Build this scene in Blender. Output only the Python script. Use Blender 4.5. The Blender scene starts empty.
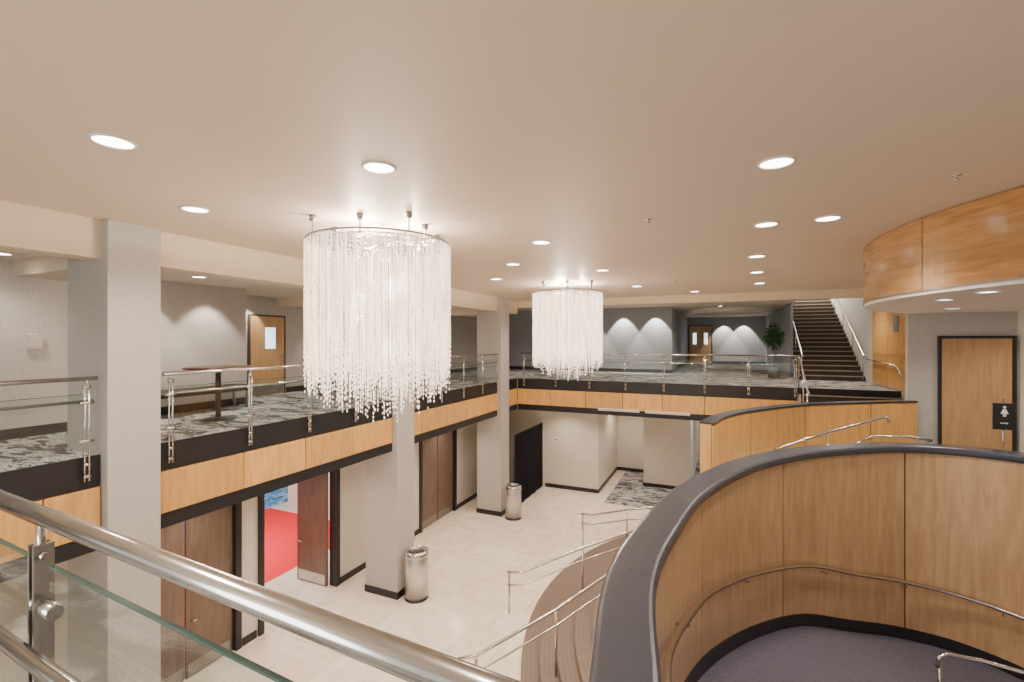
import bpy, math, random
from mathutils import Vector
random.seed(7)
S=bpy.context.scene
COL=S.collection

# ---------------------------------------------------------------- materials
def base_mat(name):
    m=bpy.data.materials.new(name); m.use_nodes=True
    nt=m.node_tree; b=nt.nodes['Principled BSDF']
    return m,nt,b
def N(nt,t): return nt.nodes.new(t)
def mat(name,col,rough=.5,metal=0.,var=.06,scale=6.,bump=0.,bscale=200.,emit=None,es=0.,spec=None,stretch=None):
    m,nt,b=base_mat(name)
    tc=N(nt,'ShaderNodeTexCoord'); no=N(nt,'ShaderNodeTexNoise'); no.inputs['Scale'].default_value=scale
    no.inputs['Detail'].default_value=3
    src=tc.outputs['Object']
    if stretch:
        mp=N(nt,'ShaderNodeMapping'); mp.inputs['Scale'].default_value=stretch
        nt.links.new(src,mp.inputs['Vector']); src=mp.outputs['Vector']
    nt.links.new(src,no.inputs['Vector'])
    r=N(nt,'ShaderNodeValToRGB')
    r.color_ramp.elements[0].position=.3; r.color_ramp.elements[1].position=.7
    r.color_ramp.elements[0].color=[c*(1-var) for c in col]+[1]
    r.color_ramp.elements[1].color=[min(1,c*(1+var)) for c in col]+[1]
    nt.links.new(no.outputs['Fac'],r.inputs['Fac']); nt.links.new(r.outputs['Color'],b.inputs['Base Color'])
    b.inputs['Roughness'].default_value=rough; b.inputs['Metallic'].default_value=metal
    if spec is not None: b.inputs['Specular IOR Level'].default_value=spec
    if bump>0:
        n2=N(nt,'ShaderNodeTexNoise'); n2.inputs['Scale'].default_value=bscale
        nt.links.new(src,n2.inputs['Vector'])
        bp=N(nt,'ShaderNodeBump'); bp.inputs['Strength'].default_value=bump; bp.inputs['Distance'].default_value=.004
        nt.links.new(n2.outputs['Fac'],bp.inputs['Height']); nt.links.new(bp.outputs['Normal'],b.inputs['Normal'])
    if emit:
        b.inputs['Emission Color'].default_value=list(emit)+[1]; b.inputs['Emission Strength'].default_value=es
    return m
def wood(name,c1,c2,rough=.35,stretch=(5,5,.6),sc=3.,coat=.0,pv=.1):
    m,nt,b=base_mat(name)
    tc=N(nt,'ShaderNodeTexCoord'); oi=N(nt,'ShaderNodeObjectInfo')
    mul=N(nt,'ShaderNodeMath'); mul.operation='MULTIPLY'; mul.inputs[1].default_value=37.
    nt.links.new(oi.outputs['Random'],mul.inputs[0])
    add=N(nt,'ShaderNodeVectorMath'); add.operation='ADD'
    nt.links.new(tc.outputs['Object'],add.inputs[0]); nt.links.new(mul.outputs[0],add.inputs[1])
    mp=N(nt,'ShaderNodeMapping'); mp.inputs['Scale'].default_value=stretch
    nt.links.new(add.outputs[0],mp.inputs['Vector'])
    no=N(nt,'ShaderNodeTexNoise'); no.inputs['Scale'].default_value=sc; no.inputs['Detail'].default_value=6; no.inputs['Distortion'].default_value=.6
    nt.links.new(mp.outputs[0],no.inputs['Vector'])
    r=N(nt,'ShaderNodeValToRGB'); r.color_ramp.elements[0].position=.3; r.color_ramp.elements[1].position=.72
    r.color_ramp.elements[0].color=list(c1)+[1]; r.color_ramp.elements[1].color=list(c2)+[1]
    nt.links.new(no.outputs['Fac'],r.inputs['Fac'])
    hv=N(nt,'ShaderNodeHueSaturation'); mr=N(nt,'ShaderNodeMapRange'); mr.inputs['To Min'].default_value=1-pv; mr.inputs['To Max'].default_value=1+pv
    nt.links.new(oi.outputs['Random'],mr.inputs['Value']); nt.links.new(mr.outputs[0],hv.inputs['Value'])
    nt.links.new(r.outputs['Color'],hv.inputs['Color']); nt.links.new(hv.outputs[0],b.inputs['Base Color'])
    b.inputs['Roughness'].default_value=rough; b.inputs['Coat Weight'].default_value=coat; b.inputs['Coat Roughness'].default_value=.15
    return m
def carpet(name,cols,pos,stretch=(1.,1.,1.),sc=2.2):
    m,nt,b=base_mat(name)
    tc=N(nt,'ShaderNodeTexCoord'); mp=N(nt,'ShaderNodeMapping'); mp.inputs['Scale'].default_value=stretch
    mp.inputs['Rotation'].default_value=(0,0,.5)
    nt.links.new(tc.outputs['Object'],mp.inputs['Vector'])
    no=N(nt,'ShaderNodeTexNoise'); no.inputs['Scale'].default_value=sc; no.inputs['Detail'].default_value=7; no.inputs['Roughness'].default_value=.72; no.inputs['Distortion'].default_value=1.0
    nt.links.new(mp.outputs[0],no.inputs['Vector'])
    r=N(nt,'ShaderNodeValToRGB'); cr=r.color_ramp
    while len(cr.elements)<len(cols): cr.elements.new(.5)
    for e,c,p in zip(cr.elements,cols,pos): e.position=p; e.color=list(c)+[1]
    nt.links.new(no.outputs['Fac'],r.inputs['Fac']); nt.links.new(r.outputs['Color'],b.inputs['Base Color'])
    b.inputs['Roughness'].default_value=.95
    return m
def tile(name):
    m,nt,b=base_mat(name)
    tc=N(nt,'ShaderNodeTexCoord'); br=N(nt,'ShaderNodeTexBrick')
    br.inputs['Scale'].default_value=1.; br.inputs['Brick Width'].default_value=.9; br.inputs['Row Height'].default_value=.9
    br.inputs['Mortar Size'].default_value=.007; br.offset=0.5
    br.inputs['Color1'].default_value=(.86,.78,.66,1); br.inputs['Color2'].default_value=(.79,.69,.56,1); br.inputs['Mortar'].default_value=(.56,.48,.38,1)
    nt.links.new(tc.outputs['Object'],br.inputs['Vector'])
    no=N(nt,'ShaderNodeTexNoise'); no.inputs['Scale'].default_value=4; no.inputs['Detail'].default_value=6
    nt.links.new(tc.outputs['Object'],no.inputs['Vector'])
    mx=N(nt,'ShaderNodeMixRGB'); mx.blend_type='MULTIPLY'; mx.inputs['Fac'].default_value=.5
    nt.links.new(br.outputs['Color'],mx.inputs[1]); 
    r=N(nt,'ShaderNodeValToRGB'); r.color_ramp.elements[0].position=.35; r.color_ramp.elements[1].position=.65
    r.color_ramp.elements[0].color=(.80,.74,.65,1); r.color_ramp.elements[1].color=(1,1,1,1)
    nt.links.new(no.outputs['Fac'],r.inputs['Fac']); nt.links.new(r.outputs['Color'],mx.inputs[2])
    nt.links.new(mx.outputs[0],b.inputs['Base Color']); b.inputs['Roughness'].default_value=.18
    return m
def glassmat(name,tint=(.93,.965,.955),rough=.0):
    m,nt,b=base_mat(name)
    out=[n for n in nt.nodes if n.type=='OUTPUT_MATERIAL'][0]
    tr=N(nt,'ShaderNodeBsdfTransparent'); tr.inputs[0].default_value=list(tint)+[1]
    gl=N(nt,'ShaderNodeBsdfGlossy'); gl.inputs['Roughness'].default_value=rough
    lw=N(nt,'ShaderNodeLayerWeight'); lw.inputs['Blend'].default_value=.5
    pw=N(nt,'ShaderNodeMath'); pw.operation='POWER'; pw.inputs[1].default_value=3.5
    nt.links.new(lw.outputs['Facing'],pw.inputs[0])
    mr=N(nt,'ShaderNodeMapRange'); mr.inputs['To Min'].default_value=.04; mr.inputs['To Max'].default_value=.5
    nt.links.new(pw.outputs[0],mr.inputs['Value'])
    mx=N(nt,'ShaderNodeMixShader'); nt.links.new(mr.outputs[0],mx.inputs[0])
    nt.links.new(tr.outputs[0],mx.inputs[1]); nt.links.new(gl.outputs[0],mx.inputs[2]); nt.links.new(mx.outputs[0],out.inputs[0])
    return m
def emis(name,c,s):
    m,nt,b=base_mat(name); b.inputs['Base Color'].default_value=list(c)+[1]
    b.inputs['Emission Color'].default_value=list(c)+[1]; b.inputs['Emission Strength'].default_value=s
    return m

M_ceil=mat('ceiling_paint',(.70,.60,.49),.5,var=.02,scale=.6,spec=.35)
M_ceil2=mat('corridor_ceiling_paint',(.74,.67,.56),.9,var=.02,scale=.6)
M_beam=mat('beam_paint',(.70,.605,.465),.85,var=.02)
M_wall=mat('wallcovering',(.45,.43,.405),.8,var=.06,scale=60,bump=.12,bscale=150,stretch=(1,1,.15))
M_wallw=mat('cream_wall',(.66,.61,.54),.8,var=.03)
M_pier=mat('light_textured_wallcovering',(.60,.57,.53),.8,var=.07,scale=50,bump=.12,bscale=150,stretch=(1,1,.15))
M_blue=mat('grey_wall',(.32,.335,.365),.8,var=.04,scale=30,stretch=(1,1,.15))
M_col=mat('column_wallcovering',(.46,.44,.415),.7,var=.09,scale=60,bump=.15,bscale=120,stretch=(1,1,.25))
M_black=mat('black_trim',(.013,.013,.016),.4,var=.1)
M_cap=mat('dark_cap_laminate',(.036,.041,.056),.22,var=.02,scale=10)
M_wood=wood('maple_fascia',(.57,.30,.088),(.74,.43,.14),.32,coat=.15,pv=.12)
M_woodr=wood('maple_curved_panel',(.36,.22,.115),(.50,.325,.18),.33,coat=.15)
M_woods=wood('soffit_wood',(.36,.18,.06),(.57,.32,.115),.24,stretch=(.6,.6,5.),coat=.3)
M_door=wood('walnut_door',(.13,.088,.066),(.20,.137,.103),.4)
M_doorl=wood('oak_door',(.44,.265,.12),(.57,.36,.175),.4)
M_red_table=wood('dark_brown_top',(.10,.045,.03),(.15,.07,.045),.3)
M_steel=mat('brushed_steel',(.55,.535,.51),.2,metal=1.,var=.06,scale=30,stretch=(1,1,12))
M_steeld=mat('dark_steel',(.30,.29,.28),.35,metal=1.,var=.1)
M_steelc=mat('perforated_steel',(.62,.60,.58),.36,metal=.9,var=.2,scale=80)
M_glass=glassmat('railing_glass')
M_gedge=mat('glass_edge',(.03,.09,.08),.15,var=.05)
M_carpet=carpet('patterned_carpet',[(.03,.03,.033),(.08,.08,.085),(.62,.61,.58),(.12,.12,.125),(.72,.70,.67)],[.38,.485,.53,.575,.64],(1.,2.6,1.),1.7)
M_bluec=carpet('blue_carpet',[(.03,.10,.22),(.10,.3,.5),(.5,.55,.6)],[.4,.5,.6],sc=3)
M_purple=carpet('plum_carpet',[(.055,.05,.075),(.085,.078,.11)],[.4,.6],sc=30)
M_red=carpet('red_carpet',[(.62,.012,.018),(.78,.02,.025)],[.4,.6],sc=20)
M_tile=tile('stone_tile')
M_tread=mat('brown_tread',(.165,.12,.093),.5,var=.06,scale=14)
M_nose=mat('stair_groove',(.11,.08,.06),.6)
M_nose2=mat('stair_nosing',(.26,.22,.18),.5)
M_darktread=mat('dark_tread',(.04,.033,.028),.8,var=.3,scale=20)
M_tantread=mat('tan_nosing',(.30,.235,.16),.6)
M_white=mat('white_metal',(.82,.79,.74),.5,var=.02)
M_can=emis('lamp_lens',(1.,.93,.84),14.)
M_win=emis('door_window',(.65,.85,1.),2.2)
M_leaf=mat('leaves',(.02,.085,.02),.6,var=.4)
M_bark=mat('bark',(.12,.08,.05),.8,var=.3)
M_curt=mat('black_drape',(.016,.016,.019),1.,var=.1,spec=.05)
M_plaque=mat('plaque_metal',(.30,.30,.30),.4,var=.1)
M_pot=mat('teal_grey_pot',(.14,.19,.20),.4,var=.1)
M_frame=mat('door_frame_brown',(.06,.042,.03),.5,var=.1)
# crystals, with the lamp-lit glow painted in as streaky emission
M_cry,nt,b=base_mat('crystal')
out=[n for n in nt.nodes if n.type=='OUTPUT_MATERIAL'][0]
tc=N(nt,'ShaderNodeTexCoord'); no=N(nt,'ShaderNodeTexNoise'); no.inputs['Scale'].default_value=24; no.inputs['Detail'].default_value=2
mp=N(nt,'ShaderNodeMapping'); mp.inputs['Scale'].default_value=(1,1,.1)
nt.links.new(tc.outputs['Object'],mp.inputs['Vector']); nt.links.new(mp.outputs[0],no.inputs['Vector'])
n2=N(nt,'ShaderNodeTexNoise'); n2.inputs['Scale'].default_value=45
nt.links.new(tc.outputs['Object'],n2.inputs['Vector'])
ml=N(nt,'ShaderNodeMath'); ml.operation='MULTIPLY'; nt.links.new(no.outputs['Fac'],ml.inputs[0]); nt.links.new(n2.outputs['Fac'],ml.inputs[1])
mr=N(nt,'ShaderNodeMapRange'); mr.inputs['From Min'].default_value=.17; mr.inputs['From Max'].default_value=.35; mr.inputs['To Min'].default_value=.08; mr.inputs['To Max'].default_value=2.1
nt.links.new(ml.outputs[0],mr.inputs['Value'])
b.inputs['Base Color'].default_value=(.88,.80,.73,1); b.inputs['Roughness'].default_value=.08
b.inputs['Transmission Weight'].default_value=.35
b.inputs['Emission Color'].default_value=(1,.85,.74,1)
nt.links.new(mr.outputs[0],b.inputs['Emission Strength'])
tl=N(nt,'ShaderNodeBsdfTranslucent'); tl.inputs[0].default_value=(.9,.82,.76,1)
mx=N(nt,'ShaderNodeMixShader'); mx.inputs[0].default_value=.2
nt.links.new(b.outputs[0],mx.inputs[1]); nt.links.new(tl.outputs[0],mx.inputs[2]); nt.links.new(mx.outputs[0],out.inputs[0])

# ---------------------------------------------------------------- mesh helpers
WL={}
class MB:
    def __init__(s): s.v=[]; s.f=[]; s.sm=[]
    def face(s,f,sm=False): s.f.append(f); s.sm.append(sm)
    def box(s,x0,x1,y0,y1,z0,z1):
        n=len(s.v)
        s.v+=[(x0,y0,z0),(x1,y0,z0),(x1,y1,z0),(x0,y1,z0),(x0,y0,z1),(x1,y0,z1),(x1,y1,z1),(x0,y1,z1)]
        for f in [(0,3,2,1),(4,5,6,7),(0,1,5,4),(1,2,6,5),(2,3,7,6),(3,0,4,7)]: s.face([n+i for i in f])
        return s
    def tube(s,pts,r,seg=12,cap=True):
        pts=[Vector(p) for p in pts]; n0=len(s.v); k=len(pts)
        rr=r if isinstance(r,(list,tuple)) else [r]*k
        up=Vector((0,0,1)); prev=None
        for i,p in enumerate(pts):
            d=(pts[min(i+1,k-1)]-pts[max(i-1,0)]).normalized()
            if prev is None:
                a=up if abs(d.z)<.9 else Vector((1,0,0))
                a=(a-d*a.dot(d)).normalized()
            else:
                a=(prev-d*prev.dot(d)).normalized()
            prev=a; c=d.cross(a)
            for j in range(seg):
                t=2*math.pi*j/seg
                s.v.append(tuple(p+(a*math.cos(t)+c*math.sin(t))*rr[i]))
        for i in range(k-1):
            for j in range(seg):
                s.face([n0+i*seg+j,n0+i*seg+(j+1)%seg,n0+(i+1)*seg+(j+1)%seg,n0+(i+1)*seg+j],True)
        if cap:
            s.face([n0+j for j in range(seg)][::-1]); s.face([n0+(k-1)*seg+j for j in range(seg)])
        return s
    def lathe(s,prof,cx,cy,seg=32,cap=False):
        n0=len(s.v); k=len(prof)
        for r,z in prof:
            for j in range(seg):
                t=2*math.pi*j/seg; s.v.append((cx+r*math.cos(t),cy+r*math.sin(t),z))
        for i in range(k-1):
            for j in range(seg):
                s.face([n0+i*seg+j,n0+i*seg+(j+1)%seg,n0+(i+1)*seg+(j+1)%seg,n0+(i+1)*seg+j],seg>12)
        if cap:
            s.face([n0+j for j in range(seg)][::-1]); s.face([n0+(k-1)*seg+j for j in range(seg)])
        return s
    def prism(s,poly,z0,z1):
        n=len(s.v); k=len(poly)
        s.v+=[(x,y,z0) for x,y in poly]+[(x,y,z1) for x,y in poly]
        s.face([n+i for i in range(k)][::-1]); s.face([n+k+i for i in range(k)])
        for i in range(k): s.face([n+i,n+(i+1)%k,n+k+(i+1)%k,n+k+i])
        return s
    def ribbon(s,path,nrm,o0,o1,z0,z1):
        n=len(s.v); k=len(path)
        for i,(p,q) in enumerate(zip(path,nrm)):
            a=z0[i] if isinstance(z0,list) else z0; b2=z1[i] if isinstance(z1,list) else z1
            A=(p[0]+q[0]*o0,p[1]+q[1]*o0); B=(p[0]+q[0]*o1,p[1]+q[1]*o1)
            s.v+=[(A[0],A[1],a),(B[0],B[1],a),(B[0],B[1],b2),(A[0],A[1],b2)]
        for i in range(k-1):
            for j in range(4):
                s.face([n+i*4+j,n+i*4+(j+1)%4,n+(i+1)*4+(j+1)%4,n+(i+1)*4+j])
        s.face([n,n+3,n+2,n+1]); s.face([n+(k-1)*4+j for j in range(4)])
        return s
    def obj(s,name,m,parent=None,label=None,cat=None,kind=None,group=None,bevel=0):
        xs=[v[0] for v in s.v]; ys=[v[1] for v in s.v]; zs=[v[2] for v in s.v]
        o=Vector(((min(xs)+max(xs))/2,(min(ys)+max(ys))/2,min(zs)))
        me=bpy.data.meshes.new(name)
        me.from_pydata([tuple(Vector(v)-o) for v in s.v],[],s.f); me.update()
        for p,q in zip(me.polygons,s.sm): p.use_smooth=q
        import bmesh
        bm=bmesh.new(); bm.from_mesh(me); bmesh.ops.recalc_face_normals(bm,faces=bm.faces); bm.to_mesh(me); bm.free()
        me.materials.append(m)
        ob=bpy.data.objects.new(name,me); COL.objects.link(ob)
        WL[ob.name]=o
        if parent: ob.parent=parent; ob.location=o-WL[parent.name]
        else: ob.location=o
        if label: ob['label']=label
        if cat: ob['category']=cat
        if kind: ob['kind']=kind
        if group: ob['group']=group
        if bevel:
            bv=ob.modifiers.new('b','BEVEL'); bv.width=bevel; bv.segments=3; bv.limit_method='ANGLE'
        return ob
def thing(name,label,cat,loc,group=None):
    e=bpy.data.objects.new(name,None); e.empty_display_size=.1; COL.objects.link(e); e.location=loc
    e['label']=label; e['category']=cat
    WL[e.name]=Vector(loc)
    if group: e['group']=group
    return e
def bx(name,m,x0,x1,y0,y1,z0,z1,**k): return MB().box(x0,x1,y0,y1,z0,z1).obj(name,m,**k)
def st(name,m,*a,label=None): return bx(name,m,*a,kind='structure',label=label)
def clone(root,loc,group=None):
    n=root.copy(); COL.objects.link(n); n.location=loc
    if group: n['group']=group
    for c in root.children:
        c2=c.copy(); COL.objects.link(c2); c2.parent=n
        for g in c.children:
            g2=g.copy(); COL.objects.link(g2); g2.parent=c2
    return n
def cr(pts,sub=8):
    P=[Vector(p) for p in pts]; o=[]
    P=[P[0]*2-P[1]]+P+[P[-1]*2-P[-2]]
    for i in range(1,len(P)-2):
        for k in range(sub):
            t=k/sub; a,b_,c,d=P[i-1],P[i],P[i+1],P[i+2]
            o.append(.5*((2*b_)+(c-a)*t+(2*a-5*b_+4*c-d)*t*t+(3*b_-a-3*c+d)*t**3))
    o.append(P[-2]); return o
def normals(path):
    r=[]
    for i in range(len(path)):
        d=path[min(i+1,len(path)-1)]-path[max(i-1,0)]; d=Vector((d.x,d.y)).normalized(); r.append((d.y,-d.x))
    return r

# ---------------------------------------------------------------- shell
F=4.6; C=7.5
st('floor',M_tile,-24,8,-4,34,-.1,0,label='cream stone tile lobby floor')
st('floor_carpet_lower',M_carpet,-3.95,4,17.3,30,0,.012,label='patterned carpet on the lower level')
st('floor_red',M_red,-14.8,-10.3,5.1,11.9,0,.012,label='red carpet in the side hall')
st('floor_blue',M_bluec,-24,-14.8,5.1,16,0,.012,label='blue patterned carpet in the side hall')
st('ceiling',M_ceil,-7.1,8.2,-4,16.3,C,C+.15,label='beige painted flat ceiling')
m=MB(); m.box(-17,2.6,16.3,34,C,C+.15); m.box(2.6,4.75,16.3,19.3,C,C+.15); m.obj('ceiling_far',M_ceil2,kind='structure')
st('ceiling_corridor',M_ceil2,-17,-7.35,-4,16.2,7.15,7.3)
st('trim_1',M_beam,-7.35,-7.0,-4,16.3,7.02,C)
st('trim_2',M_beam,-7.0,4.6,16.3,16.6,7.25,C)
m=MB(); m.box(-9.35,-7.78,3.25,3.85,6.93,7.15); m.box(-10.8,-7.78,8.89,9.5,6.93,7.15); m.box(-10.8,-7.78,14.54,15.2,6.93,7.15); m.obj('trim_4',M_beam,kind='structure')
st('floor_upper_left',M_carpet,-17,-7.03,-4,34,4.55,F,label='grey patterned carpet on balcony')
st('ceiling_lower_left',M_wallw,-17,-7.04,-4,34,3.43,4.55)
st('ceiling_hall',M_wallw,-24,-17,4.9,16.1,3.43,4.55)
st('floor_upper_far',M_carpet,-7.03,4.6,16.34,34,4.55,F,label='grey patterned carpet on balcony')
st('ceiling_lower_far',M_wallw,-7.03,4.6,16.34,34,3.43,4.55)
st('trim_5',M_black,2.12,4.6,16.3,16.34,4.42,F+.003)
st('floor_upper_near',M_carpet,-7.0,1.2,-4,.35,4.3,F)
m=MB()
for a,b_ in [(-4,.4),(2.4,4.3),(6.2,6.7),(8.8,12.3),(14.4,18.3)]: m.box(-8.75,-8.6,a,b_,0,3.43)
for a,b_ in [(.4,2.4),(4.3,6.2),(6.7,8.8),(12.3,14.4)]: m.box(-8.75,-8.6,a,b_,2.95,3.43)
m.obj('wall_left_lower',M_wallw,kind='structure')
m=MB()
for a,b_ in [(-4,.3),(2.5,4.2),(6.3,6.6),(8.9,12.2),(14.5,18.2)]: m.box(-8.6,-8.57,a,b_,0,.15)
m.obj('baseboard_left_lower',M_black,kind='structure')
m=MB()
for a in [.4,2.4,4.3,6.2,6.7,8.8,12.3,14.4]: m.box(-8.77,-8.55,a-.06,a+.06,0,2.95)
for a,b_ in [(.4,2.4),(4.3,6.2),(6.7,8.8),(12.3,14.4)]: m.box(-8.77,-8.55,a,b_,2.9,3.0)
m.obj('trim_3',M_black,kind='structure')
m=MB(); m.box(-24.1,-24,4.9,16,0,3.43); m.box(-24,-8.75,4.9,5,0,3.43); m.box(-14,-8.75,12,12.1,0,3.43); m.box(-24,-14,16,16.1,0,3.43); m.box(-14.1,-14,12.1,16,0,3.43)
m.obj('wall_hall',M_wallw,kind='structure')
m=MB(); m.box(-8.6,-4.4,18.3,18.45,0,3.43); m.box(-4.55,-4.4,18.45,22,0,3.43); m.box(-4.55,-2.9,22,22.15,0,3.43)
m.box(-2.9,-1.05,20.0,22.15,0,3.43); m.box(-1.2,-1.05,22.15,30,0,3.43); m.box(-1.2,4.6,30,30.1,0,3.43); m.box(.1,4.6,18.3,18.45,0,3.43)
m.obj('wall_far_lower',M_wallw,kind='structure')
m=MB(); m.box(-6.6,-4.38,18.27,18.3,0,.15); m.box(-4.4,-4.37,18.3,22,0,.15); m.box(-4.4,-2.9,21.97,22,0,.15); m.box(-2.93,-1.02,19.97,20.0,0,.15); m.box(-2.93,-2.9,20.0,22,0,.15)
m.obj('baseboard_far_lower',M_black,kind='structure')
m=MB(); m.box(-10.95,-9.7,-4,7.2,F,7.15); m.box(-10.95,-10.8,7.2,21.5,F,7.15)
m.obj('wall_left',M_wall,kind='structure')
st('wall_pier',M_pier,-9.7,-9.25,3.12,3.88,F,7.15)
m=MB(); m.box(-9.7,-9.67,-4,3.12,F,F+.15); m.box(-9.25,-9.22,3.09,3.91,F,F+.15); m.box(-9.7,-9.67,3.95,7.23,F,F+.15); m.box(-10.8,-9.7,7.2,7.23,F,F+.15); m.box(-10.8,-10.77,9.2,21.5,F,F+.15)
m.obj('baseboard_left',M_black,kind='structure')
m=MB(); m.box(-10.95,-1.92,21.5,21.65,F,C); m.box(-2.07,-1.92,21.65,32,F,C); m.box(-2.07,2.7,32,32.15,F,C); m.box(2.5,2.6,21.2,32,F,10)
m.obj('wall_far',M_blue,kind='structure')
m=MB(); m.box(4.6,4.75,12.15,29,3.5,10.); m.box(2.6,4.6,28,28.15,7.5,10); m.obj('wall_stair',M_wallw,kind='structure')
st('ceiling_stair',M_ceil2,2.5,4.75,19.3,28.2,10,10.1)
m=MB(); m.box(-10.8,-1.9,21.47,21.5,F,F+.15); m.box(-1.92,-1.89,21.5,32,F,F+.15); m.box(-1.9,2.5,31.97,32,F,F+.15)
m.obj('baseboard_far',M_black,kind='structure')
m=MB(); m.box(3.49,8.2,12,12.15,3.5,C); m.obj('wall_right',M_wall,kind='structure')
st('wall_right_pier',M_white,5.14,5.5,11.75,12,3.7,6.56)
st('wall_right_side',M_wall,8.05,8.2,-4,12,0,C)
st('floor_landing',M_carpet,3.0,8.05,8.9,12,3.5,3.7)
st('floor_landing_stair',M_carpet,2.1,4.6,12.15,14.8,3.5,3.7)
st('baseboard_right',M_black,3.5,8.05,11.97,12,3.7,3.85)

# ---------------------------------------------------------------- fascia
segsY=[(-4,3.24),(3.86,8.88),(9.57,14.53),(15.22,16.24)]
for si,(a,b_) in enumerate(segsY):
    e=thing('balcony_fascia','honey maple balcony fascia with black bands below the railing','fascia',(-7.0,(a+b_)/2,3.43),'balcony fascia runs')
    bx('upper_band',M_black,-7.03,-6.99,a,b_,4.22,F,parent=e)
    bx('lower_band',M_black,-7.03,-6.99,a,b_,3.43,3.63,parent=e)
    ys=[a]+[y for y in [3.92+1.22*k for k in range(-6,11)] if a+.15<y<b_-.15]+[b_]
    for y0,y1 in zip(ys,ys[1:]): bx('panel',M_wood,-7.03,-6.97,y0+.008,y1-.008,3.64,4.21,parent=e,bevel=.004)
e=thing('balcony_fascia','honey maple balcony fascia with black bands below the railing','fascia',(-2.4,16.3,3.43),'balcony fascia runs')
bx('upper_band',M_black,-6.97,2.1,16.27,16.33,4.22,F,parent=e)
bx('lower_band',M_black,-6.97,2.1,16.27,16.33,3.43,3.63,parent=e)
x=-6.96
while x<2.1:
    x1=min(x+1.3,2.1); bx('panel',M_wood,x+.008,x1-.008,16.25,16.33,3.64,4.21,parent=e,bevel=.004); x+=1.3
for x0 in (-3.9,-2.3):
    e=thing('linear_diffuser','white linear air diffuser set along the fascia','vent',(x0+.7,16.22,3.5),'linear diffusers')
    bx('frame',M_white,x0,x0+1.4,16.2,16.25,3.58,3.66,parent=e)
    for k in range(2): bx('slot',M_steeld,x0+.03,x0+1.37,16.195,16.2,3.59+.035*k,3.60+.035*k,parent=e)

# ---------------------------------------------------------------- columns
for y0,y1 in [(3.25,3.85),(8.89,9.56),(14.54,15.21)]:
    e=thing('column','square column in pale textured wallcovering with black base','column',(-7.3,(y0+y1)/2,0),'balcony columns')
    bx('shaft',M_col,-7.78,-6.85,y0,y1,0,C,parent=e,bevel=.01)
    bx('base',M_black,-7.8,-6.83,y0-.02,y1+.02,0,.16,parent=e)

# ---------------------------------------------------------------- railings
def railing(name,p0,p1,posts,inward,label,zt=5.55,zb=4.32,zmid=5.27,glassz=(4.68,5.36),group='balcony glass railings',rr=.026):
    p0=Vector(p0);p1=Vector(p1); d=(p1-p0).normalized(); n=Vector(inward)
    e=thing(name,label,'railing',((p0.x+p1.x)/2,(p0.y+p1.y)/2,zb),group)
    MB().tube([(p0.x,p0.y,zt),(p1.x,p1.y,zt)],rr).obj('top_rail',M_steel,parent=e)
    q0=p0+n*.09;q1=p1+n*.09
    MB().tube([(q0.x,q0.y,zmid),(q1.x,q1.y,zmid)],.019).obj('lower_handrail',M_steel,parent=e)
    for t in posts:
        c=p0+d*t; m=MB()
        for s in (-1,1):
            a=c+d*(s*.022)
            m.tube([(a.x,a.y,zb),(a.x,a.y,zt-.06)],.011,8)
        m.tube([(c.x,c.y,zt-.09),(c.x,c.y,zt-.01)],.012,8)
        for z in (zb+.06,zb+.2,zt-.1): 
            a=c-d*.035;b2=c+d*.035; m.tube([(a.x,a.y,z),(b2.x,b2.y,z)],.02,8)
        for z in (zb+.06,zb+.2):
            a=c+n*.07; m.tube([(c.x,c.y,z),(a.x,a.y,z)],.014,8)
        a=c+n*.09; m.tube([(c.x,c.y,zmid-.05),(a.x,a.y,zmid)],.009,8)
        po=m.obj('post',M_steel,parent=e)
        for z in (glassz[0]+.12,glassz[1]-.1):
            a=c-d*.07;b2=c+d*.07; MB().tube([(a.x,a.y,z),(b2.x,b2.y,z)],.018,8).obj('glass_clamp',M_steel,parent=po)
    L=(p1-p0).length; ts=[t for t in posts]
    if ts[0]>.25: ts=[0]+ts
    if ts[-1]<L-.25: ts=ts+[L]
    for a,b2 in zip(ts,ts[1:]):
        A=p0+d*(a+.04); B=p0+d*(b2-.04); w=Vector((-d.y,d.x))*.006
        g=MB().prism([(A.x-w.x,A.y-w.y),(B.x-w.x,B.y-w.y),(B.x+w.x,B.y+w.y),(A.x+w.x,A.y+w.y)],glassz[0],glassz[1]).obj('glass_panel',M_glass,parent=e)
        MB().prism([(A.x-w.x,A.y-w.y),(B.x-w.x,B.y-w.y),(B.x+w.x,B.y+w.y),(A.x+w.x,A.y+w.y)],glassz[1]+.001,glassz[1]+.008).obj('glass_edge',M_gedge,parent=g)
    return e
lab='stainless steel and glass railing along the balcony edge'
XR=-6.93
def rl(y0,y1,ys): railing('glass_railing',(XR,y0),(XR,y1),[y-y0 for y in ys],(-1,0),lab)
rl(-1.,3.18,[-.5,.7,1.9,3.08])
rl(3.92,8.84,[4.02,5.22,6.42,7.62,8.74])
rl(9.62,14.48,[9.72,10.92,12.12,13.32,14.4])
railing('glass_railing',(-6.8,16.2),(2.1,16.2),[.1+1.25*k for k in range(8)],(0,1),lab)

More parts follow.
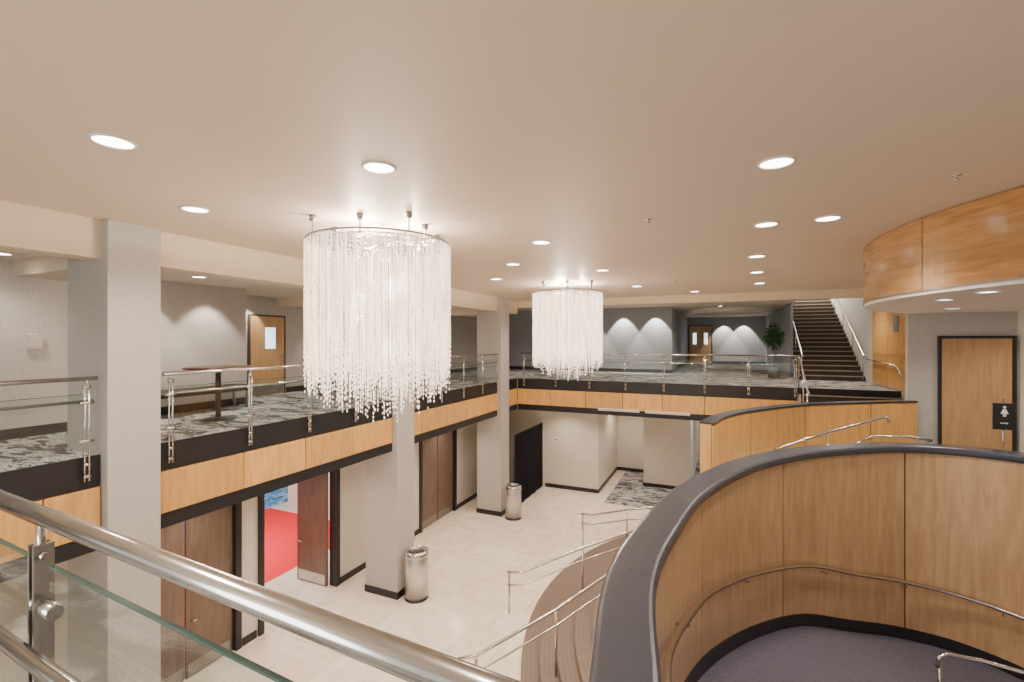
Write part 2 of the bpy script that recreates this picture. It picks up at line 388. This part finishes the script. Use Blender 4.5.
e=thing('glass_railing','heavy brushed steel handrail with green-edged glass panels','railing',(-1.2,.6,4.3),'viewing balcony railing')
P0=Vector((-3.3,.714));P1=Vector((.5,.494)); d=(P1-P0).normalized(); nn=Vector((-d.y,d.x))
MB().tube([(P0.x,P0.y,5.55),(P1.x,P1.y,5.55)],.0225,24).obj('top_rail',M_steel,parent=e)
q0=P0-nn*.05;q1=P1-nn*.05
MB().tube([(q0.x,q0.y,5.24),(q1.x,q1.y,5.24)],.018,16).obj('lower_handrail',M_steel,parent=e)
def atx(x): t=(x-P0.x)/(P1.x-P0.x); return P0+(P1-P0)*t
for xp in (-2.9,-1.60,.1):
    c=atx(xp); m=MB()
    for s in (-1,1):
        a=c+d*(s*.014); w=nn*.02; v=d*.005
        m.prism([(a.x-w.x-v.x,a.y-w.y-v.y),(a.x-w.x+v.x,a.y-w.y+v.y),(a.x+w.x+v.x,a.y+w.y+v.y),(a.x+w.x-v.x,a.y+w.y-v.y)],4.2,5.48)
    m.tube([(c.x,c.y,5.42),(c.x,c.y,5.53)],.010,12)
    for z in (5.45,5.32,4.85):
        a=c-d*.03;b2=c+d*.03; m.tube([(a.x,a.y,z),(b2.x,b2.y,z)],.010,12)
    po=m.obj('post',M_steel,parent=e)
    for z in (5.32,4.8):
        a=c-d*.02;b2=c+d*.08; MB().tube([(a.x,a.y,z),(b2.x,b2.y,z)],.018,12).obj('glass_clamp',M_steel,parent=po)
for a,b2 in ((-2.85,-1.66),(-1.54,.04)):
    A=atx(a);B=atx(b2); w=nn*.005
    g=MB().prism([(A.x-w.x,A.y-w.y),(B.x-w.x,B.y-w.y),(B.x+w.x,B.y+w.y),(A.x+w.x,A.y+w.y)],4.4,5.43).obj('glass_panel',M_glass,parent=e)
    MB().prism([(A.x-w.x,A.y-w.y),(B.x-w.x,B.y-w.y),(B.x+w.x,B.y+w.y),(A.x+w.x,A.y+w.y)],5.431,5.436).obj('glass_edge',M_gedge,parent=g)

# ---------------------------------------------------------------- chandeliers
def chandelier():
    e=thing('chandelier','large round chandelier of hanging clear crystal strands','chandelier',(0,0,0),'crystal chandeliers')
    MB().lathe([(.14,-.0),(.14,-.03),(.10,-.05),(.001,-.05)],0,0,40).obj('ceiling_plate',M_white,parent=e)
    m=MB(); r=.885
    ring=[(r*math.cos(2*math.pi*k/48),r*math.sin(2*math.pi*k/48),-.235) for k in range(49)]
    m.tube(ring,.012,8,False)
    for rr in (.68,.42): m.tube([(rr*math.cos(2*math.pi*k/36),rr*math.sin(2*math.pi*k/36),-.235) for k in range(37)],.01,6,False)
    for k in range(6):
        a=k*math.pi/6; m.tube([(-r*math.cos(a),-r*math.sin(a),-.235),(r*math.cos(a),r*math.sin(a),-.235)],.009,6)
    m.obj('frame_ring',M_steeld,parent=e)
    for k in range(8):
        a=k*math.pi/4+.3; rr=.84 if k%2 else .6
        MB().tube([(rr*math.cos(a),rr*math.sin(a),-.235),(rr*math.cos(a),rr*math.sin(a),-.07),(rr*math.cos(a),rr*math.sin(a),-.065),(rr*math.cos(a),rr*math.sin(a),0)],[.01,.01,.038,.038],12).obj('suspension_rod',M_steeld,parent=e)
    m=MB()
    for rad,n,lo,hi in ((.89,175,1.78,2.14),(.86,130,1.84,2.2),(.80,100,1.9,2.28),(.68,68,2.0,2.36),(.5,46,2.1,2.45),(.28,24,2.2,2.52)):
        for k in range(n):
            a=2*math.pi*(k+random.uniform(-.45,.45))/n; rr=rad+random.uniform(-.02,.02)
            x,y=rr*math.cos(a),rr*math.sin(a); zb=-random.uniform(lo,hi); z=-.25-random.uniform(0,.02)
            while z>zb:
                low=z<zb+.35
                big=random.random()<.2 or low
                h=.046 if big else .036; w=.0115 if big else .0072
                i=len(m.v)
                m.v+=[(x,y,z),(x+w,y,z-h/2),(x,y+w,z-h/2),(x-w,y,z-h/2),(x,y-w,z-h/2),(x,y,z-h)]
                for q in range(4):
                    m.face([i,i+1+q,i+1+(q+1)%4]); m.face([i+5,i+1+(q+1)%4,i+1+q])
                z-=h+(random.choice((.004,.02,.035)) if low else -.003)
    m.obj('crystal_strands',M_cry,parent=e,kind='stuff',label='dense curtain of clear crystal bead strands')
    return e
c1=chandelier(); c1.location=(-4.05,4.9,C); WL[c1.name]=Vector(c1.location)
c2=clone(c1,(-3.65,11.8,C)); WL[c2.name]=Vector(c2.location)
WARM=(1,.84,.69)
def light(kind,name,loc,energy,color=WARM,size=.2,spot=None,parent=None,rot=None,blend=.6):
    L=bpy.data.lights.new(name,kind); L.energy=energy; L.color=color
    if kind=='AREA': L.shape='DISK'; L.size=size
    else: L.shadow_soft_size=size
    if kind=='SPOT': L.spot_size=math.radians(spot); L.spot_blend=blend
    o=bpy.data.objects.new(name,L); COL.objects.link(o); o.location=loc
    if parent: o.parent=parent; o.location=Vector(loc)-WL[parent.name]
    if rot: o.rotation_euler=rot
    return o
for c in (c1,c2):
    l=c.location
    for k in range(3):
        a=k*2.094+.5
        light('POINT','lamp_light',(l.x+.4*math.cos(a),l.y+.4*math.sin(a),l.z-.215),85,(1,.83,.63),.06,parent=c)
    light('POINT','lamp_light',(l.x,l.y,l.z-.8),85,(1,.87,.74),.15,parent=c)
    light('POINT','lamp_light',(l.x,l.y,l.z-1.6),45,(1,.87,.74),.15,parent=c)

# ---------------------------------------------------------------- recessed lights
cans=[(-4.16,2.01),(-2.69,3.24),(-5.45,3.42),(.43,4.5),(-2.48,6.69),(.54,6.83),(1.2,6.8),(-3.69,8.38),(.59,9.33),(.73,11.5),(-2.27,9.85),(-2.08,13.1),(.93,13.7),(-4.94,10.2),(-5.6,6.9),(-1.6,.3),(2.2,2.2),(1.0,.6),(-5.2,14.3),(-.7,15.2)]
def can(x,y,z,E,r=.14,sp=140,g='recessed ceiling downlights'):
    e=thing('recessed_light','round white recessed downlight glowing in the ceiling','ceiling light',(x,y,z-.02),g)
    MB().lathe([(r,z),(r+.02,z),(r+.018,z-.012),(r,z-.015),(r,z)],x,y,32).obj('trim_ring',M_white,parent=e)
    MB().lathe([(.001,z-.006),(r,z-.006)],x,y,32).obj('lens',M_can,parent=e)
    light('SPOT','downlight',(x,y,z-.03),E,WARM,.12,sp,parent=e,blend=.8)
for x,y in cans: can(x,y,C,385,r=.125)
for x,y in [(-8.3,1.5),(-8.6,2.9),(-8.5,5.4),(-9.0,8.3),(-8.6,11.5),(-8.6,14.)]: can(x,y,7.15,95,.11)
for x,y in [(-5,18.5),(-2,18.7),(.5,18.7),(0,22),(.3,28),(3.6,17.8),(-8,18.5)]: can(x,y,C,240,.11)
for x,y in [(-.81,5.97),(1.95,5.5),(-1.0,12.2),(-6.3,8.5)]:
    m=MB(); m.lathe([(.035,C),(.035,C-.008),(.01,C-.012),(.01,C-.04),(.022,C-.045),(.001,C-.05)],x,y,16)
    m.obj('sprinkler_head',M_steel,label='small metal ceiling sprinkler head',cat='sprinkler',group='ceiling sprinklers')

# ---------------------------------------------------------------- curved drum soffit
cx,cy,R=7.0,8.5,4.93
arc=[Vector((cx+R*math.cos(math.radians(a)),cy+R*math.sin(math.radians(a)))) for a in range(267,134,-2)]
nr=normals(arc)
e=thing('curved_soffit','curved maple-panelled drum soffit hung from ceiling','soffit',(3,8.5,6.6))
MB().ribbon(arc,nr,.05,.2,6.62,C).obj('soffit_core',M_black,parent=e)
MB().ribbon(arc,nr,-.008,.1,6.60,6.618).obj('soffit_edge',M_steeld,parent=e)
for i in range(0,len(arc)-1,9):
    j=min(i+9,len(arc)-1); sub=arc[i:j+1]; sn=nr[i:j+1]
    sub=[sub[0]+(sub[1]-sub[0])*.05]+sub[1:-1]+[sub[-1]+(sub[-2]-sub[-1])*.05]
    MB().ribbon(sub,sn,0,.05,6.62,7.49).obj('panel',M_woods,parent=e)
poly=[(p.x+q[0]*.01,p.y+q[1]*.01) for p,q in zip(arc,nr)]
poly=[(x,min(y,11.99)) for x,y in poly]
m=MB(); m.prism(poly+[(8,11.99),(8,3.6)],6.56,6.6); m.obj('ceiling_soffit',M_white,kind='structure')
for x,y in [(2.75,8.1),(2.75,7.0),(3.6,10.3),(5.,10.8),(4.6,8.5)]: can(x,y,6.56,110,.09,g='soffit downlights')

# ---------------------------------------------------------------- near curved wall
ctrl=[(-.05,.9,3.5),(-.17,1.5,3.45),(-.28,2.05,3.38),(-.41,2.94,3.24),(-.36,3.8,3.05),(-.16,4.96,2.78),(.32,6.19,2.5),(.95,7.12,2.3),(1.62,7.73,2.05),(2.28,8.16,1.88),(2.96,8.26,1.78),(3.6,8.02,1.7),(4.3,7.4,1.6),(4.9,6.3,1.5),(5.1,5.0,1.4)]
pp=cr(ctrl,8); path=[Vector((p.x,p.y)) for p in pp]; fz=[p.z for p in pp]; nm=normals(path)
e=thing('curved_wall','tall curved wall of maple panels with dark rounded cap','curved wall',(1.6,7.7,1.3))
MB().ribbon(path,nm,-.2,0,0.,4.47).obj('wall_core',M_wallw,parent=e)
MB().ribbon(path,nm,-.25,.06,4.45,4.55).obj('cap',M_cap,parent=e,bevel=.035)
S_=[0]
for i in range(1,len(path)): S_.append(S_[-1]+(path[i]-path[i-1]).length)
i0=min(range(len(path)),key=lambda i:(path[i]-Vector((.72,6.8))).length)
s0=S_[i0]; seams=sorted([s0+2.15*k for k in range(-3,5)])
seams=[0]+[s for s in seams if .3<s<S_[-1]-.3]+[S_[-1]]
def cut(a,b_):
    def at(s):
        for i in range(1,len(S_)):
            if S_[i]>=s-1e-9:
                t=(s-S_[i-1])/(S_[i]-S_[i-1]); return path[i-1].lerp(path[i],t),fz[i-1]+(fz[i]-fz[i-1])*t,Vector(nm[i-1]).lerp(Vector(nm[i]),t)
    n=max(2,int((b_-a)/.12)); r=[at(a+(b_-a)*k/n) for k in range(n+1)]
    return [x[0] for x in r],[x[1] for x in r],[tuple(x[2]) for x in r]
for a,b_ in zip(seams,seams[1:]):
    P_,Z_,Q_=cut(a+.012,b_-.012)
    MB().ribbon(P_,Q_,.004,.025,[z+.14 for z in Z_],4.45).obj('panel',M_woodr,parent=e)
MB().ribbon(path,nm,0,.006,[z for z in fz],4.44).obj('joint_backer',M_black,parent=e)
MB().ribbon(path,nm,0,.035,[z-.02 for z in fz],[z+.16 for z in fz]).obj('base',M_black,parent=e)
MB().ribbon(path,nm,.0,2.3,[z-.12 for z in fz],[z for z in fz]).obj('floor_ramp',M_purple,kind='structure',label='plum carpeted curved ramp')
hp=[(p.x+q[0]*.12,p.y+q[1]*.12,z+.82) for p,q,z in zip(path,nm,fz)][14:]
h=thing('wall_handrail','curved brushed steel handrail bracketed to wood wall','handrail',(1.6,7.5,2.8))
MB().tube(hp,.026,12).obj('rail',M_steel,parent=h)
for i in range(6,len(hp),13):
    p=hp[i]; q=nm[14+i]
    MB().tube([(p[0],p[1],p[2]-.01),(p[0],p[1],p[2]-.07),(p[0]-q[0]*.1,p[1]-q[1]*.1,p[2]-.08)],.008,8).obj('bracket',M_steel,parent=h)
h=thing('ramp_rail','short steel rail with post on the carpeted ramp','handrail',(2.4,6.4,1.85))
MB().tube([(2.1,6.37,2.55),(2.12,6.38,2.66),(2.2,6.42,2.68),(2.48,6.46,2.67),(3.1,6.42,2.63),(3.6,6.1,2.58)],.02,12).obj('rail',M_steel,parent=h)
for x,y in ((2.12,6.38),(3.1,6.42)): MB().tube([(x,y,1.8),(x,y,2.65)],.018,10).obj('post',M_steel,parent=h)

# ---------------------------------------------------------------- outer curved wall
pp=cr([(-.12,7.5,0),(.08,8.3,0),(.46,9.08,0),(1.46,10.4,0),(2.7,11.35,0),(3.6,11.9,0)],8)
path2=[Vector((p.x,p.y)) for p in pp]; nm2=normals(path2)
e=thing('curved_wall','low curved wall of light maple panels with thin dark cap','curved wall',(1.4,10.4,0))
MB().ribbon(path2,nm2,-.16,0,0,4.77).obj('wall_core',M_wood,parent=e)
MB().ribbon(path2,nm2,-.17,.03,4.77,4.80).obj('cap',M_cap,parent=e)
for a in range(0,len(path2)-1,8):
    P_=path2[a:a+9]; Q_=nm2[a:a+9]
    if len(P_)<2: continue
    P_=[P_[0]+(P_[1]-P_[0])*.08]+P_[1:-1]+[P_[-1]+(P_[-2]-P_[-1])*.08]
    MB().ribbon(P_,Q_,.004,.024,.1,4.75).obj('panel',M_wood,parent=e)
MB().ribbon(path2,nm2,0,.005,.1,4.73).obj('joint_backer',M_black,parent=e)
h=thing('stair_handrail','brushed steel handrail rising beside low curved wood wall','handrail',(1.8,9.5,3.0))
MB().tube([(.83,8.9,4.20),(1.7,9.65,4.42),(2.6,10.3,4.63),(2.72,10.4,4.64),(2.74,10.35,4.55)],.024,10).obj('rail',M_steel,parent=h)
MB().tube([(1.7,9.65,2.6),(1.7,9.65,4.42)],.016,8).obj('post',M_steel,parent=h)
MB().tube([(1.95,9.3,4.22),(2.2,9.6,4.34),(2.35,9.62,4.42),(2.84,9.6,4.44),(3.1,9.6,4.4)],.024,10).obj('rail',M_steel,parent=h)
MB().tube([(3.05,9.6,3.7),(3.05,9.6,4.42)],.016,8).obj('post',M_steel,parent=h)

# ---------------------------------------------------------------- grand curved steps
sx,sy=3.5,10.5
e=thing('curved_stair','broad shallow curved steps with grey-brown plank-striped treads','staircase',(-2.5,9.5,0))
for k in range(10):
    r1=7.3-.33*k; r0=r1-.345; z=.10*(k+1)
    A=[Vector((sx+r1*math.cos(math.radians(a)),sy+r1*math.sin(math.radians(a)))) for a in range(146,242,2)]
    n_=[((sx-p.x)/r1,(sy-p.y)/r1) for p in A]
    if k==9: r0=4.2
    sp=MB().ribbon(A,n_,0,r1-r0,max(0,z-.12),z).obj('step',M_tread,parent=e)
    mm=MB()
    for o in (.01,.09,.17,.25): mm.ribbon(A,n_,o,o+.008,z-.001,z+.002)
    mm.obj('groove_strips',M_nose,parent=sp)
def steprail(pts,posts,lab):
    h=thing('stair_railing',lab,'handrail',(pts[0][0],pts[0][1],0),'curved stair railings')
    MB().tube(pts,.027,10).obj('rail',M_steel,parent=h)
    MB().tube([(p[0],p[1],p[2]-.28) for p in pts],.016,10).obj('lower_rail',M_steel,parent=h)
    for x,y,z0,z1 in posts: MB().tube([(x,y,z0),(x,y,z1)],.024,10).obj('post',M_steel,parent=h)
lb='stainless steel stair railing with posts on brown steps'
steprail([(-3.9,6.5,.9),(-3.6,6.7,.92),(-2.6,7.75,1.35),(-1.69,8.74,1.85),(-1.2,9.0,2.0)],[(-3.6,6.7,.0,.92),(-2.6,7.75,.2,1.35),(-1.69,8.74,.55,1.85)],lb)
steprail([(-4.3,9.44,.9),(-4.0,9.5,.92),(-2.8,10.2,1.4),(-1.43,10.8,1.9)],[(-4.25,9.44,0,.9),(-2.8,10.2,.35,1.4),(-1.5,10.8,.7,1.88)],lb)
steprail([(-3.75,13.5,.9),(-3.4,13.5,.92),(-2.4,13.4,1.25),(-1.6,13.2,1.5)],[(-3.7,13.5,0,.9),(-2.4,13.4,.25,1.25)],lb)

# ---------------------------------------------------------------- far stairs
e=thing('staircase','straight carpeted staircase rising to an upper floor','staircase',(3.6,22.8,F))
for k in range(20):
    y=19.8+.3*k; z=F+.17*(k+1)
    sp=bx('step',M_darktread,2.62,4.58,y,y+.32,max(F,z-.34),z,parent=e)
    bx('nosing',M_tantread,2.62,4.58,y-.015,y+.05,z-.03,z+.004,parent=sp)
st('floor_stair_top',M_carpet,2.6,4.6,25.8,28,7.9,8.0)
for xs in (2.68,4.5):
    h=thing('stair_handrail','brushed steel handrail along the straight staircase','handrail',(xs,22,F),'straight stair handrails')
    MB().tube([(xs,19.3,F+.85),(xs,19.6,F+.9),(xs,25.6,8.9),(xs,26.2,8.95)],.025,10).obj('rail',M_steel,parent=h)
    for q in range(5):
        y=19.7+1.45*q; z=F+.17*((y-19.8)/.3+1); MB().tube([(xs,y,max(F,z-.05)),(xs,y,F+.9+(y-19.6)*(3.4/6.0))],.018,8).obj('post',M_steel,parent=h)
e=thing('staircase','short flight of dark carpeted steps to the landing','staircase',(3.4,15.5,3.7))
for k in range(5):
    y=16.3-.3*(k+1); z=F-.18*(k+1)+.0
    sp=bx('step',M_darktread,2.2,4.55,y,y+.3,3.7 if z>3.75 else 3.66,max(z,3.71),parent=e)
    bx('nosing',M_nose2,2.2,4.55,y-.01,y+.04,max(z,3.71)-.02,max(z,3.71)+.004,parent=sp)
h=thing('stair_handrail','brushed steel handrail with posts beside the short steps','handrail',(2.15,15.6,3.7))
MB().tube([(2.15,16.5,5.55),(2.15,16.2,5.5),(2.15,14.8,4.65),(2.15,14.5,4.6)],.024,10).obj('rail',M_steel,parent=h)
for y,z0,z1 in ((16.35,F,5.53),(15.5,3.7,5.08),(14.8,3.7,4.65)): MB().tube([(2.15,y,z0),(2.15,y,z1)],.02,8).obj('post',M_steel,parent=h)
h=thing('wall_handrail','steel handrail fixed along the wood panelled wall','handrail',(4.45,17.,4.5))
MB().tube([(4.47,19.1,5.4),(4.47,17.6,5.35),(4.47,16.3,5.3),(4.47,14.9,4.6)],.022,10).obj('rail',M_steel,parent=h)
for y,z in ((18.6,5.38),(16.8,5.31)): MB().tube([(4.47,y,z),(4.6,y,z-.06)],.01,8).obj('bracket',M_steel,parent=h)
for y0,y1 in ((14.3,15.8),(15.8,17.3),(17.3,18.8)):
    for z0,z1 in ((F+.02,5.6),(5.6,6.6),(6.6,7.48)):
        bx('wall_panel',M_wood,4.54,4.6,y0+.01,y1-.01,z0+.008,z1-.008,label='honey maple wall panel beside the steps',cat='wall panel',group='wood wall panels',bevel=.004)
e=thing('plaque','small grey metal plaque on wood panelled wall','plaque',(4.52,16.5,6.25))
bx('frame',M_steeld,4.515,4.54,16.3,16.7,6.25,6.7,parent=e); bx('face',M_plaque,4.51,4.516,16.33,16.67,6.28,6.67,parent=e)

# ---------------------------------------------------------------- doors
def door_x(name,X,y0,y1,z0,z1,m,label,double=True,win=False,face=1,g='lobby doors'):
    e=thing(name,label,'door',(X,(y0+y1)/2,z0),g)
    ym=(y0+y1)/2; leaves=[(y0,ym-.005),(ym+.005,y1)] if double else [(y0,y1)]
    for i,(a,b2) in enumerate(leaves):
        lf=bx('leaf',m,X-.03,X+.02,a+.01,b2-.01,z0+.01,z1,parent=e,bevel=.004)
        hy=(b2-.1 if i==0 else a+.1)
        MB().tube([(X+.02,hy,z0+1.),(X+.07,hy,z0+1.),(X+.07,hy+(-.12 if i==0 else .12),z0+1.)],.011,8).obj('handle',M_steel,parent=lf)
        bx('kick_plate',M_steeld,X+.02,X+.024,a+.05,b2-.05,z0+.03,z0+.25,parent=lf)
        if win: bx('window_pane',M_win,X+.018,X+.025,y0+.42,y0+.72,z0+1.2,z0+1.75,parent=lf)
    return e
dl='dark walnut double doors below the balcony'
door_x('door',-8.66,.46,2.34,0,2.9,M_door,dl)
door_x('door',-8.66,4.36,6.14,0,2.9,M_door,dl)
door_x('door',-8.66,12.36,14.34,0,2.9,M_door,dl)
e=thing('door','walnut door leaf standing open to the red carpeted hall','door',(-9.2,8.7,0),'lobby doors')
lf=bx('leaf',M_door,-9.75,-8.78,8.64,8.7,.01,2.9,parent=e)
bx('kick_plate',M_steel,-9.7,-8.83,8.634,8.64,.03,.28,parent=lf)
MB().tube([(-9.65,8.64,1.0),(-9.65,8.58,1.0),(-9.5,8.58,1.0)],.012,8).obj('handle',M_steel,parent=lf)
e=door_x('door',-10.77,8.1,9.1,F,6.63,M_doorl,'oak door with narrow bright window in corridor wall',False,True,g='upper doors')
m=MB(); m.box(-10.8,-10.76,8.05,8.1,F,6.68); m.box(-10.8,-10.76,9.1,9.15,F,6.68); m.box(-10.8,-10.76,8.1,9.1,6.63,6.68); m.obj('door_frame',M_frame,parent=e)
def door_y(Y,x0,x1,z0,z1,m,label,double=False,win=False):
    e=thing('door',label,'door',((x0+x1)/2,Y,z0),'upper doors')
    xm=(x0+x1)/2
    for i,(a,b2) in enumerate([(x0,xm-.005),(xm+.005,x1)] if double else [(x0,x1)]):
        lf=bx('leaf',m,a+.005,b2-.005,Y-.03,Y+.02,z0+.01,z1,parent=e,bevel=.004)
        if win: bx('window_pane',M_win,a+.22,b2-.22,Y-.035,Y-.029,z0+1.2,z0+1.9,parent=lf)
        hx=b2-.1 if i==0 else a+.1
        MB().tube([(hx,Y-.03,z0+1.),(hx,Y-.08,z0+1.),(hx-.12,Y-.08,z0+1.)],.012,8).obj('handle',M_steel,parent=lf)
    f=MB(); f.box(x0-.05,x0,Y-.05,Y,z0,z1+.05); f.box(x1,x1+.05,Y-.05,Y,z0,z1+.05); f.box(x0,x1,Y-.05,Y,z1,z1+.05); f.obj('door_frame',M_black,parent=e)
    return e
door_y(11.97,4.0,5.05,3.7,6.05,M_doorl,'light oak door with black frame on the landing')
door_y(31.95,-1.8,-.5,F,6.95,M_doorl,'oak double doors with windows at the corridor end',True,True)
door_y(29.95,-.4,.6,0,2.4,M_black,'black doorway at end of lower passage')

# ---------------------------------------------------------------- furniture & objects
def trash(x,y,label):
    e=thing('trash_can',label,'trash can',(x,y,0),'cylindrical trash cans')
    r=.27
    MB().lathe([(.001,.04),(r,.04),(r,1.02),(r-.02,1.05),(r-.03,1.05)],x,y,32).obj('body',M_steelc,parent=e)
    MB().lathe([(r+.005,0),(r+.005,.06),(.001,.06)],x,y,32).obj('base_ring',M_black,parent=e)
    MB().lathe([(r+.006,1.0),(r+.012,1.03),(r+.0,1.1),(r-.06,1.12),(r-.1,1.09),(r-.1,1.0)],x,y,32).obj('rim',M_steel,parent=e)
    MB().lathe([(.001,1.04),(r-.09,1.04)],x,y,24).obj('opening',M_black,parent=e)
trash(-6.5,9.15,'brushed steel cylindrical trash can beside the square column')
trash(-6.42,14.6,'brushed steel cylindrical trash can near the black curtain')
e=thing('round_table','bar-height round table with dark brown top and black pedestal','table',(-8.2,5.55,F))
MB().lathe([(.001,5.50),(.51,5.50),(.535,5.52),(.535,5.535),(.52,5.545),(.001,5.545)],-8.2,5.55,40).obj('table_top',M_red_table,parent=e)
MB().lathe([(.045,4.62),(.045,5.50)],-8.2,5.55,20).obj('pedestal',M_black,parent=e)
MB().lathe([(.001,F),(.28,F),(.28,F+.015),(.05,F+.04),(.04,F+.06)],-8.2,5.55,32).obj('foot',M_black,parent=e)
e=thing('bench','low upholstered bench with dark legs against the wall','bench',(-9.35,5.9,F))
bx('seat',M_black,-9.62,-9.1,4.9,6.9,4.96,5.08,parent=e,bevel=.02)
for x in (-9.56,-9.16):
    for y in (4.98,6.82): bx('leg',M_steeld,x-.02,x+.02,y-.02,y+.02,F,4.96,parent=e)
e=thing('wall_sconce','small square cream wall sconce on pale pier','sconce',(-9.2,3.45,5.9))
bx('back_plate',M_white,-9.25,-9.23,3.40,3.52,5.87,6.11,parent=e); bx('shade',M_wallw,-9.23,-9.16,3.38,3.54,5.89,6.09,parent=e)
m=MB(); K=280
for i in range(K+1):
    y=15.4+2.85*i/K; x=-6.72+.034*math.sin(i*.36)+.015*math.sin(i*.11)
    m.v+=[(x,y,.02),(x,y,2.62)]
for i in range(K): m.face([2*i,2*i+2,2*i+3,2*i+1],True)
e=thing('drape_partition','black pleated drape hung on a pipe frame','curtain',(-6.72,16.9,0))
m.obj('drape',M_curt,parent=e)
MB().tube([(-6.72,15.37,2.63),(-6.72,18.27,2.63)],.02,8).obj('pipe',M_black,parent=e)
for y in (15.37,18.24): MB().tube([(-6.72,y,0),(-6.72,y,2.63)],.02,8).obj('upright',M_black,parent=e)
for x,z,w,hh in ((-6.1,1.9,.14,.16),(-5.2,2.05,.12,.12),(-5.55,1.35,.1,.14)):
    e=thing('wall_plate','small white and black control plate on wall','wall plate',(x,18.29,z),'wall control plates')
    bx('plate',M_white,x-w/2,x+w/2,18.275,18.3,z,z+hh,parent=e); bx('button',M_black,x-w/4,x+w/4,18.268,18.276,z+hh*.3,z+hh*.7,parent=e)
px,py=1.85,20.2
e=thing('potted_tree','leafy dark green ficus tree in a teal-grey pot','potted plant',(px,py,F))
MB().lathe([(.001,F),(.19,F),(.23,F+.42),(.21,F+.44),(.2,F+.39),(.001,F+.39)],px,py,24).obj('pot',M_pot,parent=e)
MB().tube([(px,py,F+.36),(px+.03,py,F+.8),(px-.02,py,F+1.2),(px,py,F+1.7)],[.03,.025,.02,.01],8).obj('trunk',M_bark,parent=e)
m=MB()
for k in range(850):
    th=random.uniform(0,6.28); ph=math.acos(random.uniform(-1,1)); r=random.random()**.4
    c=Vector((px+.34*r*math.sin(ph)*math.cos(th),py+.34*r*math.sin(ph)*math.sin(th),F+1.58+.5*r*math.cos(ph)))
    a=Vector((random.gauss(0,1),random.gauss(0,1),random.gauss(0,1))).normalized(); b2=a.orthogonal().normalized()
    i=len(m.v); m.v+=[tuple(c),tuple(c+a*.05+b2*.025),tuple(c+a*.11),tuple(c+a*.05-b2*.025)]; m.face([i,i+1,i+2,i+3])
m.obj('foliage',M_leaf,parent=e,kind='stuff')
e=thing('sign_stand','black restroom sign with white figure on steel stand','sign',(3.92,9.5,3.7))
MB().lathe([(.001,3.7),(.16,3.7),(.16,3.715),(.02,3.73)],3.92,9.53,24).obj('foot',M_steeld,parent=e)
MB().tube([(3.92,9.53,3.72),(3.92,9.53,5.12)],.014,10).obj('pole',M_steel,parent=e)
sg=bx('panel',M_black,3.79,4.05,9.49,9.51,4.66,5.06,parent=e,bevel=.004)
def q_(p): return [(3.92+(a-3.92)*.72,4.93+(b2-4.9)*.72) for a,b2 in p]
m=MB(); m.tube([(3.92,9.488,5.002),(3.92,9.484,5.002)],.018,16)
def pol(mm,pts,y):
    i=len(mm.v); mm.v+=[(a,y,b2) for a,b2 in pts]; mm.face(list(range(i,i+len(pts))))
pol(m,q_([(3.90,4.965),(3.94,4.965),(3.985,4.86),(3.945,4.86),(3.945,4.80),(3.925,4.80),(3.925,4.86),(3.915,4.86),(3.915,4.80),(3.895,4.80),(3.895,4.86),(3.855,4.86)]),9.487)
pol(m,[(3.87,4.765),(3.94,4.765),(3.94,4.775),(3.965,4.76),(3.94,4.745),(3.94,4.755),(3.87,4.755)],9.487)
m.obj('symbol',M_white,parent=sg)
e=thing('ceiling_ring','shallow round ceiling ring with lit edge','ceiling feature',(.34,25,7.3))
MB().lathe([(2.0,7.5),(2.0,7.32),(1.75,7.3),(1.7,7.42),(1.7,7.5)],.34,25,48).obj('ring',M_white,parent=e)

# ---------------------------------------------------------------- extra lamps
for x in (-5.6,-4.0,-2.6): light('SPOT','wall_washer',(x,21.05,7.4),350,(1,.88,.74),.03,72,rot=(math.radians(14),0,0),blend=.25)
for x in (0.2,1.3): light('SPOT','wall_washer',(x,31.5,7.4),380,(1,.88,.74),.03,72,rot=(math.radians(12),0,0),blend=.25)
light('SPOT','wall_washer',(-8.85,3.5,7.1),200,(1,.88,.74),.04,76,rot=(0,math.radians(14),0),blend=.35)
for y in (5.1,6.3): light('SPOT','wall_washer',(-9.2,y,7.1),130,(1,.88,.74),.05,84,rot=(0,math.radians(12),0),blend=.5)
for y in (8.,10.5,13.): light('SPOT','wall_washer',(-10.4,y,7.1),120,(1,.88,.74),.04,76,rot=(0,math.radians(14),0),blend=.4)
for y in (1.5,5.2,7.7,11.,13.4): can(-7.95,y,3.43,130,.09,g='under-balcony downlights')
for x,y in ((-5.6,17.3),(-3.2,17.6),(-3.6,20.5),(-.5,20),(-.6,26)): can(x,y,3.43,200,.09,g='under-balcony downlights')
light('AREA','hall_light',(-12.5,8.5,3.3),330,(1,.97,.94),2.)
light('AREA','hall_light',(-19,11,3.3),330,(.9,.97,1),2.)
light('AREA','stair_light',(3.6,24.5,9.9),330,(1,.90,.78),1.)
light('AREA','rear_fill_light',(-1.5,-3.5,5.8),210,(1,.94,.87),3.,rot=(math.radians(90),0,0))  # unseen soft fill added behind the camera, no window built there

w=bpy.data.worlds.new('world'); S.world=w; w.use_nodes=True
w.node_tree.nodes['Background'].inputs[0].default_value=(1,.93,.84,1); w.node_tree.nodes['Background'].inputs[1].default_value=1.05

cam=bpy.data.cameras.new('camera'); co=bpy.data.objects.new('camera',cam); COL.objects.link(co)
cam.sensor_width=36; cam.lens=16.52; cam.clip_start=.05
co.location=(0,0,6); co.rotation_euler=(math.radians(90),0,math.radians(23.9)); S.camera=co
